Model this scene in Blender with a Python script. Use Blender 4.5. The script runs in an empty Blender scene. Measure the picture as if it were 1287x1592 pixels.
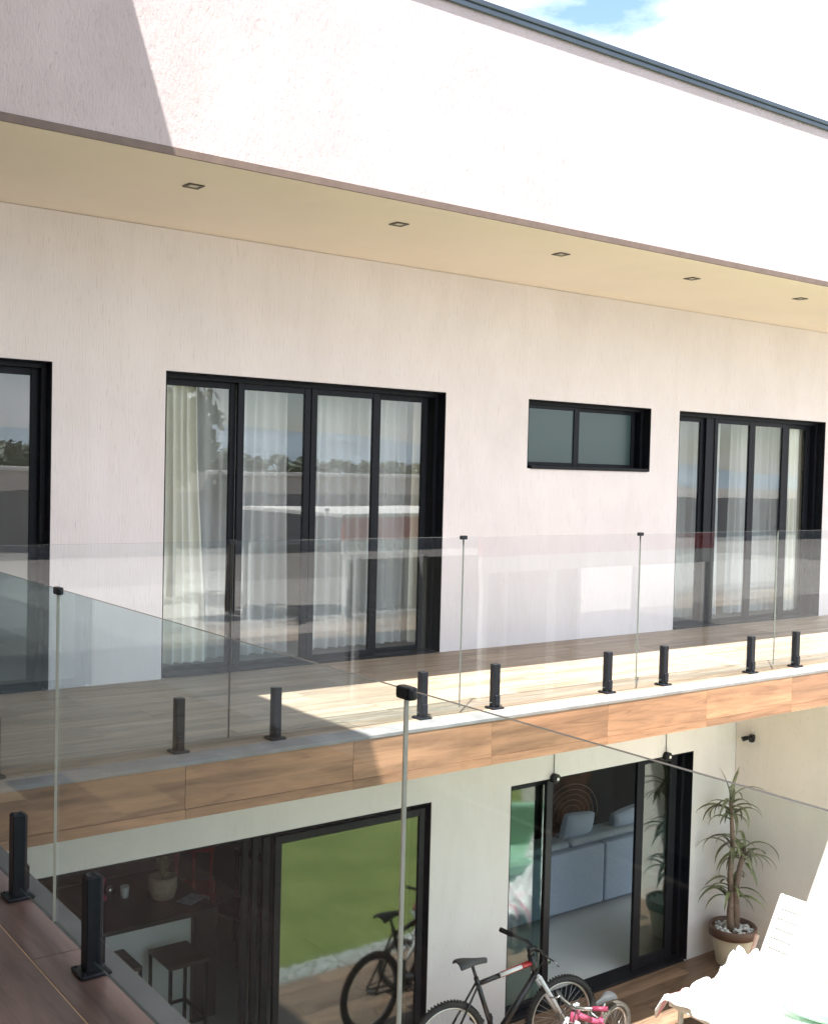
import bpy, bmesh, math, random
from mathutils import Vector, Matrix
random.seed(7)
R = math.radians
S = bpy.context.scene
COL = S.collection

# ------------------------------------------------------------------ camera
cd = bpy.data.cameras.new('camera'); cam = bpy.data.objects.new('camera', cd); COL.objects.link(cam)
yaw, pit, rol = R(36.5642), R(-2.0513), R(1.4073)
fw = Vector((math.sin(yaw)*math.cos(pit), math.cos(yaw)*math.cos(pit), math.sin(pit)))
rt = Vector((math.cos(yaw), -math.sin(yaw), 0)); up = rt.cross(fw)
r2 = rt*math.cos(rol)+up*math.sin(rol); u2 = -rt*math.sin(rol)+up*math.cos(rol)
M = Matrix((r2, u2, -fw)).transposed().to_4x4(); M.translation = Vector((0, -8.0551, 1.6436))
cam.matrix_world = M
cd.sensor_fit = 'VERTICAL'; cd.sensor_height = 36; cd.sensor_width = 36
cd.lens = 1746.29/1592*36
cd.clip_start = .05; cd.clip_end = 4000
S.camera = cam
S.render.resolution_x, S.render.resolution_y = 827, 1024

# ------------------------------------------------------------------ sky, sun, exposure
SUN = Vector((-.335, -.285, 1)).normalized()
elev = math.asin(SUN.z); azim = math.atan2(SUN.x, SUN.y)
w = bpy.data.worlds.new('World'); S.world = w; w.use_nodes = True
nt = w.node_tree; nt.nodes.clear()
def wn(t, **k):
    n = nt.nodes.new(t)
    for a, b in k.items(): setattr(n, a, b)
    return n
sky = wn('ShaderNodeTexSky', sky_type='NISHITA'); sky.sun_disc = False
sky.sun_elevation = elev; sky.sun_rotation = azim
sky.altitude = 700; sky.air_density = 1.1; sky.dust_density = .8; sky.ozone_density = 1.0
tc = wn('ShaderNodeTexCoord'); mp = wn('ShaderNodeMapping'); mp.inputs['Scale'].default_value = (1, 1, 2.6); mp.inputs['Location'].default_value = (2.2, 1.1, .38)
cn = wn('ShaderNodeTexNoise'); cn.inputs['Scale'].default_value = 3.1; cn.inputs['Detail'].default_value = 7; cn.inputs['Roughness'].default_value = .56
cr = wn('ShaderNodeValToRGB'); cr.color_ramp.elements[0].position = .36; cr.color_ramp.elements[1].position = .56
mix = wn('ShaderNodeMix', data_type='RGBA'); mix.inputs['B'].default_value = (8.0, 8.3, 8.9, 1)
bg = wn('ShaderNodeBackground'); bg.inputs['Strength'].default_value = .085
wo = wn('ShaderNodeOutputWorld')
L = nt.links.new
L(tc.outputs['Generated'], mp.inputs['Vector']); L(mp.outputs[0], cn.inputs['Vector']); L(cn.outputs['Fac'], cr.inputs['Fac'])
L(cr.outputs['Color'], mix.inputs['Factor']); L(sky.outputs[0], mix.inputs['A']); L(mix.outputs['Result'], bg.inputs['Color']); L(bg.outputs[0], wo.inputs['Surface'])
sd = bpy.data.lights.new('sun', 'SUN'); sd.energy = 5.0; sd.angle = R(.5); sd.color = (1, .955, .90)
so = bpy.data.objects.new('sun', sd); COL.objects.link(so); so.location = (-8, -10, 25)
so.rotation_euler = (-SUN).to_track_quat('-Z', 'Y').to_euler()
S.view_settings.view_transform = 'Standard'; S.view_settings.look = 'None'
S.view_settings.gamma = 1; S.view_settings.use_curve_mapping = False
S.view_settings.exposure = 1.98
cy = S.cycles
cy.transparent_max_bounces = 40; cy.max_bounces = 12; cy.diffuse_bounces = 6; cy.glossy_bounces = 5
cy.use_denoising = True; cy.caustics_reflective = False; cy.caustics_refractive = False
cy.sample_clamp_indirect = 8

# ------------------------------------------------------------------ materials
class NB:
    def __init__(s, name):
        s.m = bpy.data.materials.new(name); s.m.use_nodes = True; s.t = s.m.node_tree; s.t.nodes.clear()
        s.out = s.t.nodes.new('ShaderNodeOutputMaterial')
    def n(s, t, ins=None, **k):
        x = s.t.nodes.new(t)
        for a, b in k.items(): setattr(x, a, b)
        for a, b in (ins or {}).items():
            if hasattr(b, 'is_output'): s.t.links.new(b, x.inputs[a])
            else: x.inputs[a].default_value = b
        return x
    def coord(s, scale=(1, 1, 1), rnd=0.0):
        c = s.n('ShaderNodeTexCoord').outputs['Object']
        if rnd:
            oi = s.n('ShaderNodeObjectInfo').outputs['Random']
            sc = s.n('ShaderNodeMath', {0: oi, 1: rnd}, operation='MULTIPLY').outputs[0]
            c = s.n('ShaderNodeVectorMath', {0: c, 1: s.n('ShaderNodeCombineXYZ', {0: sc, 1: sc, 2: sc}).outputs[0]}, operation='ADD').outputs[0]
        return s.n('ShaderNodeMapping', {'Vector': c, 'Scale': scale}).outputs[0]
    def noise(s, vec, scale, detail=4, rough=.55, dist=0):
        return s.n('ShaderNodeTexNoise', {'Vector': vec, 'Scale': scale, 'Detail': detail, 'Roughness': rough, 'Distortion': dist}).outputs['Fac']
    def ramp(s, fac, stops):
        x = s.n('ShaderNodeValToRGB', {'Fac': fac}); e = x.color_ramp.elements
        while len(e) < len(stops): e.new(.5)
        for q, (p, c) in zip(e, stops): q.position = p; q.color = (*c, 1)
        return x.outputs['Color']
    def mixc(s, f, a, b, mode='MIX'):
        x = s.n('ShaderNodeMix', data_type='RGBA', blend_type=mode)
        for k, v in (('Factor', f), ('A', a), ('B', b)):
            sock = [i for i in x.inputs if i.name == k and i.enabled][0]
            if hasattr(v, 'is_output'): s.t.links.new(v, sock)
            else: sock.default_value = v if k == 'Factor' else (*v, 1)
        return [o for o in x.outputs if o.enabled][0]
    def bump(s, h, strength=.3, dist=.01):
        return s.n('ShaderNodeBump', {'Height': h, 'Strength': strength, 'Distance': dist}).outputs[0]
    def pbsdf(s, color, rough=.6, normal=None, metal=0, spec=.5, **k):
        ins = {'Base Color': color if hasattr(color, 'is_output') else (*color, 1), 'Roughness': rough, 'Metallic': metal, 'Specular IOR Level': spec}
        if normal is not None: ins['Normal'] = normal
        ins.update(k)
        x = s.n('ShaderNodeBsdfPrincipled', ins)
        s.t.links.new(x.outputs[0], s.out.inputs[0]); return s.m

def simple(name, col, rough=.6, var=.12, scale=9, metal=0, spec=.5, bump=0):
    b = NB(name); c = b.coord(rnd=17)
    f = b.noise(c, scale, 5)
    colr = b.ramp(f, [(.3, tuple(x*(1-var) for x in col)), (.7, tuple(min(1, x*(1+var)) for x in col))])
    nrm = b.bump(b.noise(c, scale*6, 4), bump, .004) if bump else None
    return b.pbsdf(colr, rough, nrm, metal, spec)

def plaster(name, col, sx=95, sz=7, strength=.5, dark=.86, patch=.06, depth=.006):
    b = NB(name)
    c = b.coord((sx, sx, sz)); f = b.noise(c, 1, 6, .62, .6)
    c2 = b.coord((1, 1, 1)); big = b.noise(c2, 1.1, 5, .6)
    fine = b.noise(c2, 160, 3)
    a = b.ramp(big, [(.3, tuple(x*(1-patch) for x in col)), (.7, tuple(min(.9, x*(1+patch*.6)) for x in col))])
    g = b.ramp(f, [(.26, (dark*.9,)*3), (.42, (.99, .99, .99)), (.8, (1, 1, 1))])
    st = b.noise(b.coord((2.2, 2.2, .5)), 1.0, 6, .68, 1.2)
    a = b.mixc(1.0, a, b.ramp(st, [(.36, (.965, .96, .95)), (.56, (1, 1, 1))]), 'MULTIPLY')
    cc = b.mixc(1.0, a, g, 'MULTIPLY')
    h = b.n('ShaderNodeMath', {0: f, 1: b.n('ShaderNodeMath', {0: fine, 1: .25}, operation='MULTIPLY').outputs[0]}, operation='ADD').outputs[0]
    return b.pbsdf(cc, .85, b.bump(h, strength, depth), 0, .25)

def wood(name, light, dark, axis='X', rough=.42, streak=26, rnd=31, vary=.22, spec=.5):
    b = NB(name)
    sc = {'X': (1.5, streak, streak), 'Y': (streak, 1.5, streak)}[axis]
    c = b.coord(sc, rnd); f = b.noise(c, 1.0, 9, .66, 1.6)
    c2 = b.coord(tuple(x*.3 for x in sc), rnd*2.3); g = b.noise(c2, 1.0, 4, .55, 1.2)
    c3 = b.coord(tuple(x*.22 for x in sc), rnd*1.7); kn = b.noise(c3, 3.2, 2, .5, .4)
    col = b.ramp(f, [(.30, dark), (.48, tuple(a*.62+d*.38 for a, d in zip(light, dark))), (.66, light)])
    kf = b.n('ShaderNodeMapRange', {'Value': kn, 'From Min': .66, 'From Max': .76, 'To Min': 0.0, 'To Max': .55}).outputs[0]
    col = b.mixc(kf, col, tuple(x*.55 for x in dark))
    oi = b.n('ShaderNodeObjectInfo').outputs['Random']
    v = b.n('ShaderNodeMapRange', {'Value': oi, 'To Min': 1-vary, 'To Max': 1+vary*.6}).outputs[0]
    gv = b.n('ShaderNodeMapRange', {'Value': g, 'From Min': .32, 'From Max': .68, 'To Min': .62, 'To Max': 1.18}).outputs[0]
    vv = b.n('ShaderNodeMath', {0: v, 1: gv}, operation='MULTIPLY').outputs[0]
    vc = b.n('ShaderNodeCombineColor', {0: vv, 1: vv, 2: vv}).outputs[0]
    col = b.mixc(1.0, col, vc, 'MULTIPLY')
    return b.pbsdf(col, rough, b.bump(f, .12, .003), 0, spec)

def glass(name, tint, f0=.045, gloss=.0, haze=0, hazecol=(.7, .75, .72), wav=0):
    """thin clear glass: tinted transmission + angle dependent mirror reflection"""
    b = NB(name)
    lw = b.n('ShaderNodeLayerWeight', {'Blend': .5}).outputs['Facing']
    p5 = b.n('ShaderNodeMath', {0: lw, 1: 5.0}, operation='POWER').outputs[0]
    f = b.n('ShaderNodeMath', {0: p5, 1: 1-f0}, operation='MULTIPLY').outputs[0]
    f = b.n('ShaderNodeMath', {0: f, 1: f0}, operation='ADD').outputs[0]
    cosn = b.n('ShaderNodeMath', {0: 1.02, 1: lw}, operation='SUBTRACT').outputs[0]
    ex = b.n('ShaderNodeMath', {0: 1.0, 1: cosn}, operation='DIVIDE').outputs[0]
    ch = [b.n('ShaderNodeMath', {0: v, 1: ex}, operation='POWER').outputs[0] for v in tint]
    tr = b.n('ShaderNodeBsdfTransparent', {'Color': b.n('ShaderNodeCombineColor', {0: ch[0], 1: ch[1], 2: ch[2]}).outputs[0]})
    gi = {'Color': (1, 1, 1, 1), 'Roughness': gloss}
    if wav:
        gi['Normal'] = b.bump(b.noise(b.coord(), 1.6, 2, .4), wav, .01)
    gl = b.n('ShaderNodeBsdfGlossy', gi)
    base = tr.outputs[0]
    if haze:
        df = b.n('ShaderNodeBsdfDiffuse', {'Color': (*hazecol, 1)})
        base = b.n('ShaderNodeMixShader', {0: haze, 1: base, 2: df.outputs[0]}).outputs[0]
    mx = b.n('ShaderNodeMixShader', {0: f, 1: base, 2: gl.outputs[0]})
    b.t.links.new(mx.outputs[0], b.out.inputs[0]); return b.m

def cloth(name, col, trans=.4, see=.0):
    b = NB(name); c = b.coord((1, 1, 1))
    f = b.noise(c, 220, 2)
    cc = b.ramp(f, [(.3, tuple(x*.9 for x in col)), (.7, col)])
    d = b.n('ShaderNodeBsdfDiffuse', {'Color': cc}); t = b.n('ShaderNodeBsdfTranslucent', {'Color': cc})
    m = b.n('ShaderNodeMixShader', {0: trans, 1: d.outputs[0], 2: t.outputs[0]}).outputs[0]
    if see:
        m = b.n('ShaderNodeMixShader', {0: see, 1: m, 2: b.n('ShaderNodeBsdfTransparent').outputs[0]}).outputs[0]
    b.t.links.new(m, b.out.inputs[0]); return b.m

MT = dict(
    plaster=plaster('combed plaster', (.775, .725, .715)),
    parapet=plaster('coarse plaster', (.43, .375, .375), 55, 18, .6, .86, .14, .01),
    lowwall=plaster('smooth plaster', (.74, .705, .69), 70, 12, .22, .95, .05),
    side=plaster('cream plaster', (.75, .685, .645), 40, 20, .15, .96, .06),
    soffit=simple('soffit paint', (.90, .80, .71), .7, .03, 1.2),
    lip=simple('brown parapet strip', (.11, .075, .058), .6, .15, 12),
    flash=simple('blue grey flashing', (.05, .066, .085), .4, .12, 6, .6),
    black=simple('black aluminium', (.006, .0075, .011), .5, .2, 20, .0, .2),
    blackpost=simple('black powder coat', (.008, .0095, .013), .4, .2, 30, .0, .25),
    fascia=wood('wood look fascia tile', (.41, .215, .118), (.21, .105, .056), 'X', .5, 17, 31, .12),
    deck=wood('wood look balcony tile', (.41, .31, .225), (.225, .16, .11), 'X', .45, 20, 37, .15, .22),
    deckY=wood('reddish wood look tile', (.21, .135, .115), (.10, .06, .05), 'Y', .34, 17, 41, .24),
    patio=wood('brown wood look tile', (.30, .19, .125), (.14, .082, .052), 'X', .36, 17, 43, .26),
    grout=simple('tan grout', (.52, .36, .23), .8, .1, 20),
    greygrout=simple('grey grout', (.36, .30, .24), .8, .1, 20),
    stone=simple('pale edge stone', (.215, .205, .20), .55, .2, 5, 0, .3), nearstone=simple('grey brown edge stone', (.17, .155, .145), .55, .15, 6, 0, .4),
    rail=glass('railing glass', (.975, .989, .993), .034, wav=.02),
    nearrail=glass('tinted railing glass', (.925, .951, .957), .016, wav=.02),
    door=glass('door glass', (.972, .985, .982), .055, wav=.03),
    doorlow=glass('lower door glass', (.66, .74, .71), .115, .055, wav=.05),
    edge=simple('pale glass edge', (.46, .43, .35), .25, .1, 20), faredge=simple('grey glass edge', (.20, .22, .20), .25, .1, 20),  # near edge cream imitates bright surroundings reflected in the glass
    edgetop=simple('dark glass edge', (.05, .055, .045), .25, .1, 20),
    curtain=cloth('cream curtain', (.88, .87, .78), .1),
    sheer=cloth('sheer curtain', (.84, .86, .86), .4, .10),
    roomwall=simple('room wall', (.55, .53, .50), .8, .05, 2),
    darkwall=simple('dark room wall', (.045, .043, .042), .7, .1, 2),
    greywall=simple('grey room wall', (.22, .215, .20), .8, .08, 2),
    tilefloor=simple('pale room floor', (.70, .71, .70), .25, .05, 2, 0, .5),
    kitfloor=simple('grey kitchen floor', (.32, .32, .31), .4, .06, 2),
    white=simple('white paint', (.80, .79, .76), .5, .04, 6),
    plastic=simple('white resin', (.82, .82, .80), .35, .03, 8),
    counter=simple('dark counter stone', (.022, .020, .020), .3, .2, 25),
    panel=simple('white counter panel', (.66, .66, .62), .6, .04, 4),
    brownwood=wood('dark brown wood', (.055, .038, .03), (.022, .015, .012), 'X', .5, 20),
    sofa=simple('blue grey upholstery', (.46, .54, .66), .9, .07, 40, 0, .2, .25),
    cushion=simple('grey cushion', (.42, .48, .54), .9, .1, 40, 0, .2, .2),
    green=simple('pale green cushion', (.30, .52, .36), .9, .12, 20, 0, .2),
    pink=simple('pink towel', (.78, .36, .42), .95, .12, 30, 0, .1),
    towel=simple('white towel', (.83, .81, .80), .95, .06, 30, 0, .1, .4),
    rubber=simple('tyre rubber', (.02, .02, .02), .75, .2, 40),
    brownish=simple('dusty tyre rubber', (.10, .085, .07), .8, .25, 30),  # brown tone, paler than the other tyre rubber
    steel=simple('brushed steel', (.55, .55, .55), .3, .1, 30, 1),
    bikeblack=simple('black bike paint', (.015, .015, .017), .25, .2, 20),
    bikered=simple('red bike paint', (.42, .03, .035), .25, .1, 20),
    bikewhite=simple('white bike paint', (.75, .75, .76), .3, .04, 20),
    bikepink=simple('pink bike paint', (.36, .055, .11), .35, .12, 12),
    saddle=simple('grey saddle vinyl', (.045, .045, .048), .6, .15, 20),
    pot=simple('cream clay pot', (.74, .68, .56), .6, .06, 8, 0, .4, .2),
    potrim=simple('brown pot rim', (.13, .075, .055), .5, .15, 12),
    pebble=simple('white pebble', (.66, .67, .66), .6, .12, 14),
    trunk=simple('dracaena stem', (.21, .15, .115), .8, .25, 30, 0, .3, .5),
    leaf=simple('olive striped leaf', (.17, .175, .10), .45, .45, 9, 0, .4),
    leaf2=simple('young green leaf', (.20, .225, .10), .45, .4, 9, 0, .4),
    lawn=None, asphalt=simple('grey driveway', (.13, .13, .135), .9, .15, .6), earth=simple('bare dry ground', (.26, .245, .23), .9, .2, .05), hill=simple('haze blue hill', (.22, .28, .33), .9, .2, .02),  # hill colour has the blue distance haze painted in
    crown=simple('tree leaves', (.085, .115, .07), .6, .4, 1.5), bark=simple('tree bark', (.12, .09, .07), .9, .2, 6),
    shrub=simple('shrub leaves', (.05, .09, .035), .6, .4, 5),
    flower=simple('white flower', (.75, .72, .66), .7, .1, 10),
    redband=simple('red fascia band', (.42, .045, .05), .5, .1, 3),
    gwall=simple('pale garden wall', (.62, .58, .54), .85, .08, 1), gwall2=simple('grey block wall', (.20, .205, .22), .9, .15, 1),
    straw=simple('woven basket', (.40, .32, .24), .8, .25, 40, 0, .3, .6),
    pinkobj=simple('magenta plastic', (.55, .05, .15), .4, .05, 10), redpaint=simple('red chair paint', (.36, .02, .03), .4, .1, 10),
    china=simple('white china', (.75, .75, .73), .2, .03, 10), paper=simple('bluish magazine', (.34, .36, .44), .5, .35, 25),
    lampglass=simple('lamp lens', (.62, .58, .48), .3, .05, 10), lampframe=simple('bronze lamp frame', (.07, .055, .04), .4, .1, 10),
    art=simple('brown relief picture', (.10, .045, .025), .6, .8, 5), frost=None,
    blackleather=simple('black seat', (.015, .015, .016), .5, .2, 20),
    concrete=simple('pale concrete', (.42, .40, .37), .8, .1, 1.5),
)
b = NB('lawn grass'); c = b.coord(); n1 = b.noise(c, 1.3, 7, .65); n2 = b.noise(c, 40, 4)
g1 = b.ramp(n1, [(.3, (.13, .165, .045)), (.7, (.23, .26, .085))])
g2 = b.ramp(n2, [(.3, (.6, .62, .6)), (.7, (1.2, 1.2, 1.1))])
MT['lawn'] = b.pbsdf(b.mixc(1.0, g1, g2, 'MULTIPLY'), .9, b.bump(n2, .6, .03), 0, .2)
b = NB('frosted glass'); c = b.coord(); n1 = b.noise(c, 90, 3)
MT['frost'] = b.pbsdf((.034, .066, .064), .28, b.bump(n1, .05, .002), 0, .6)
b = NB('pink and white towel'); c = b.coord(); wv = b.n('ShaderNodeTexWave', {'Vector': c, 'Scale': 1.1, 'Distortion': 2.5, 'Detail': 2}).outputs['Fac']
MT['towelpink'] = b.pbsdf(b.ramp(wv, [(.25, (.82, .80, .79)), (.42, (.78, .38, .45)), (.62, (.78, .38, .45)), (.8, (.82, .80, .79))]), .95, b.bump(b.noise(c, 60, 3), .4, .004), 0, .1)

# ------------------------------------------------------------------ mesh helpers
def NBM(): return bmesh.new()
def box(bm, x0, x1, y0, y1, z0, z1, mi=0, mat=None):
    vs = [Vector((x, y, z)) for z in (z0, z1) for y in (y0, y1) for x in (x0, x1)]
    if mat is not None: vs = [mat @ v for v in vs]
    v = [bm.verts.new(q) for q in vs]
    fs = []
    for f in ((0, 2, 3, 1), (4, 5, 7, 6), (0, 1, 5, 4), (2, 6, 7, 3), (0, 4, 6, 2), (1, 3, 7, 5)):
        q = bm.faces.new([v[i] for i in f]); q.material_index = mi; fs.append(q)
    return fs
def tube(bm, pts, rad, seg=10, closed=False, cap=True, mi=0):
    pts = [Vector(p) for p in pts]; n = len(pts)
    rads = rad if isinstance(rad, (list, tuple)) else [rad]*n
    rings = []; prev = None
    for i, p in enumerate(pts):
        a = pts[(i-1) % n] if (i > 0 or closed) else p
        c = pts[(i+1) % n] if (i < n-1 or closed) else p
        t = (c-a).normalized()
        if prev is None:
            h = Vector((0, 0, 1)) if abs(t.z) < .9 else Vector((1, 0, 0)); u = t.cross(h).normalized()
        else: u = (prev - t*prev.dot(t)).normalized()
        prev = u; v = t.cross(u)
        rings.append([bm.verts.new(p+(u*math.cos(k*2*math.pi/seg)+v*math.sin(k*2*math.pi/seg))*rads[i]) for k in range(seg)])
    m = n if closed else n-1
    for i in range(m):
        a, c = rings[i], rings[(i+1) % n]
        for k in range(seg):
            f = bm.faces.new((a[k], a[(k+1) % seg], c[(k+1) % seg], c[k])); f.smooth = True; f.material_index = mi
    if cap and not closed:
        for r, o in ((rings[0], 1), (rings[-1], 0)):
            f = bm.faces.new(r[::-1] if o else r); f.material_index = mi
def lathe(bm, prof, seg=28, cen=(0, 0, 0), mi=0, smooth=True):
    cen = Vector(cen); rings = []
    for r, z in prof:
        rings.append([bm.verts.new(cen+Vector((r*math.cos(k*2*math.pi/seg), r*math.sin(k*2*math.pi/seg), z))) for k in range(seg)] if r > 1e-5 else [bm.verts.new(cen+Vector((0, 0, z)))])
    for a, c in zip(rings, rings[1:]):
        for k in range(seg):
            j = (k+1) % seg
            if len(a) == 1 and len(c) == 1: continue
            if len(a) == 1: f = bm.faces.new((a[0], c[k], c[j]))
            elif len(c) == 1: f = bm.faces.new((a[k], a[j], c[0]))
            else: f = bm.faces.new((a[k], a[j], c[j], c[k]))
            f.smooth = smooth; f.material_index = mi
def ball(bm, c, r, sub=1, squash=(1, 1, 1), jit=0):
    ret = bmesh.ops.create_icosphere(bm, subdivisions=sub, radius=1)
    for v in ret['verts']:
        k = 1+random.uniform(-jit, jit)
        v.co = Vector((v.co.x*squash[0], v.co.y*squash[1], v.co.z*squash[2]))*r*k+Vector(c)
    for v in ret['verts']:
        for f in v.link_faces: f.smooth = True
def mk(name, bm, mats, parent=None, loc=None, bevel=0, seg=1, smooth=False):
    bmesh.ops.recalc_face_normals(bm, faces=bm.faces[:])
    me = bpy.data.meshes.new(name); bm.to_mesh(me); bm.free()
    for m in (mats if isinstance(mats, (list, tuple)) else [mats]): me.materials.append(m)
    return link(name, me, parent, loc, bevel, seg)
def link(name, me, parent=None, loc=None, bevel=0, seg=1):
    o = bpy.data.objects.new(name, me); COL.objects.link(o)
    if loc is not None: o.location = loc
    if parent is not None: o.parent = parent
    if bevel:
        md = o.modifiers.new('bevel', 'BEVEL'); md.width = bevel; md.segments = seg; md.limit_method = 'ANGLE'; md.angle_limit = R(40)
    return o
def tag(o, label, cat, group=None):
    o['label'] = label; o['category'] = cat
    if group: o['group'] = group
    return o
def structure(o): o['kind'] = 'structure'; return o
def thing(name, label, cat, loc=(0, 0, 0), group=None, rz=0):
    o = bpy.data.objects.new(name, None); COL.objects.link(o); o.location = loc; o.rotation_euler.z = rz
    return tag(o, label, cat, group)
def copy_tree(o, parent=None):
    c = o.copy(); COL.objects.link(c)
    if parent: c.parent = parent
    for ch in list(o.children): copy_tree(ch, c)
    return c
def bx(name, dims, mat, parent=None, bevel=0, loc=None, seg=1):
    bm = NBM(); box(bm, *dims); return mk(name, bm, mat, parent, loc, bevel, seg)

# ------------------------------------------------------------------ dimensions (metres; z=0 is the balcony floor, y=0 the upper wall)
ZD, ZS, SO, BD, SH = 2.37, 3.449, 1.904, 2.358, .32
YL, ZL, G = -.98, -1.01, -3.079
XE = 1.4375
def wallx(bm, x0, x1, z0, z1, yf, yb, holes):
    """wall slab in the XZ plane with rectangular openings and their reveals"""
    xs = sorted({x0, x1, *[h[0] for h in holes], *[h[1] for h in holes]}); zs = sorted({z0, z1, *[h[2] for h in holes], *[h[3] for h in holes]})
    inh = lambda x, z: any(h[0] < x < h[1] and h[2] < z < h[3] for h in holes)
    V = {}
    def v(x, y, z):
        k = (round(x, 5), round(y, 5), round(z, 5))
        if k not in V: V[k] = bm.verts.new(k)
        return V[k]
    def solid(i, j):
        return 0 <= i < len(xs)-1 and 0 <= j < len(zs)-1 and not inh((xs[i]+xs[i+1])/2, (zs[j]+zs[j+1])/2)
    for i in range(len(xs)-1):
        for j in range(len(zs)-1):
            if not solid(i, j): continue
            a, c, d, e = xs[i], xs[i+1], zs[j], zs[j+1]
            bm.faces.new((v(a, yf, d), v(c, yf, d), v(c, yf, e), v(a, yf, e)))
            bm.faces.new((v(a, yb, d), v(a, yb, e), v(c, yb, e), v(c, yb, d)))
            for (ii, jj, p, q) in ((i-1, j, (a, d), (a, e)), (i+1, j, (c, d), (c, e)), (i, j-1, (a, d), (c, d)), (i, j+1, (a, e), (c, e))):
                if not solid(ii, jj):
                    bm.faces.new((v(p[0], yf, p[1]), v(q[0], yf, q[1]), v(q[0], yb, q[1]), v(p[0], yb, p[1])))

# ------------------------------------------------------------------ ground
def sheet(name, x0, x1, y0, y1, z, mat, t=.0):
    bm = NBM()
    bm.faces.new([bm.verts.new(q) for q in ((x0, y0, z), (x1, y0, z), (x1, y1, z), (x0, y1, z))])
    return mk(name, bm, mat)
structure(sheet('ground', -900, 900, -900, 900, G-.034, MT['earth']))
structure(sheet('lawn', 1.5, 24, -8.6, -2.9, G-.03, MT['lawn']))
structure(sheet('driveway', 1.5, 30, -24, -8.6, G-.029, MT['asphalt']))
patio = structure(sheet('patio_floor', -1, 14, -2.62, -.98, G-.012, MT['greygrout']))
pm = {}
def plank_mesh(l, wd, h, mat, key):
    if key not in pm:
        bm = NBM(); box(bm, 0, l, 0, wd, -h, 0); bmesh.ops.recalc_face_normals(bm, faces=bm.faces[:])
        me = bpy.data.meshes.new('plank'); bm.to_mesh(me); bm.free(); me.materials.append(mat); pm[key] = me
    return pm[key]
def planks(parent, x0, x1, y0, rows, wd, ln, z, mat, key, stag, gap=.003):
    me = plank_mesh(ln-gap, wd-gap, .02, mat, key)
    for r in range(rows):
        x = x0+(stag*r) % ln-ln
        while x < x1:
            link('plank', me, parent, (x, y0+r*wd, z+random.uniform(-.0006, .0006)))
            x += ln
planks(patio, 4.3, 10.5, -2.62, 8, .205, 1.2, G, MT['patio'], 'pat', .43)
# pebble strip between patio and lawn
bm = NBM()
for i in range(2600):
    x = random.uniform(3.5, 12); y = random.uniform(-2.90, -2.64); r = random.uniform(.012, .028)
    a = random.uniform(0, 6.28); z = G-.012
    ps = [(r*math.cos(a+k*2.094), r*math.sin(a+k*2.094)*.8) for k in range(3)]
    tp = bm.verts.new((x, y, z+r*1.1)); bb = [bm.verts.new((x+p, y+q, z)) for p, q in ps]; mm = [bm.verts.new((x+p*.8, y+q*.8, z+r*.7)) for p, q in ps]
    for k in range(3):
        j = (k+1) % 3; bm.faces.new((bb[k], bb[j], mm[j], mm[k])); bm.faces.new((mm[k], mm[j], tp))
o = mk('pebble_strip', bm, MT['pebble']); o['kind'] = 'stuff'
structure(sheet('pebble_bed', -1, 14, -2.92, -2.62, G-.016, MT['concrete']))

# ------------------------------------------------------------------ the house
house = thing('white_house', 'two storey white plastered house with a long glass railed balcony', 'house')
HU = [(-.4, 2.7178), (3.5888, 6.3057), (9.4992, 12.1823)]
holes = [(a, c, -.03, ZD) for a, c in HU]+[(7.3125, 9.0499, 1.7039, ZD)]
bm = NBM(); wallx(bm, -1.0, 17, -.03, ZS-.004, 0, .2, holes); mk('upper_wall', bm, MT['plaster'], house)
LH = [(1.2, 5.4956, G, ZL), (6.3454, 8.7123, G, ZL)]
bm = NBM(); wallx(bm, -.1, 9.62, G-.02, -SH-.002, YL, YL+.2, LH); mk('lower_wall', bm, MT['lowwall'], house)
# parapet, soffit, brown strip, flashing, roof
bx('parapet_wall', (.94, 17, -SO, -SO+.16, ZS+.042, 4.887), MT['parapet'], house)
bx('soffit', (-1.0, 17, -SO+.012, .2, ZS, ZS+.04), MT['soffit'], house)
bx('brown_strip', (.94, 17, -SO-.004, -SO+.012, ZS-.003, ZS+.042), MT['lip'], house)  # thin dark brown band along the foot of the parapet
bm = NBM(); box(bm, .94, 17, -SO-.022, -SO-.008, 4.845, 4.888); box(bm, .94, 17, -SO-.028, -SO+.2, 4.889, 4.93); mk('roof_flashing', bm, MT['flash'], house, bevel=.006)
bx('roof_slab', (-1.0, 17, -SO+.16, 8, ZS+.042, 4.80), MT['concrete'], house)
bx('balcony_slab', (-1.12, 17, -BD+.02, 8, -SH+.004, -.021), MT['soffit'], house)
# rooms behind the glass
def room(x0, x1, y0, y1, z0, z1, wall, floor, back=None):
    bx('interior_floor', (x0, x1, y0, y1, z0-.02, z0), floor, house)
    bx('interior_ceiling', (x0, x1, y0, y1, z1, z1+.02), MT['white'], house)
    bx('interior_wall', (x0, x1, y1, y1+.1, z0, z1), back or wall, house)
    bx('interior_wall', (x0-.1, x0, y0, y1, z0, z1), wall, house)
    bx('interior_wall', (x1, x1+.1, y0, y1, z0, z1), wall, house)
for (a, c) in ((-.7, 3.05), (3.3, 6.8), (9.2, 12.6)):
    room(a, c, .25, 4.6, 0.0, 2.9, MT['roomwall'], MT['kitfloor'])
room(7.0, 9.0, .25, 2.5, 0, 2.9, MT['roomwall'], MT['tilefloor'])
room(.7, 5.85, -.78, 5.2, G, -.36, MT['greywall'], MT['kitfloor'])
room(6.1, 12.0, -.78, 1.75, G, -.36, MT['greywall'], MT['tilefloor'], MT['darkwall'])
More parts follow.
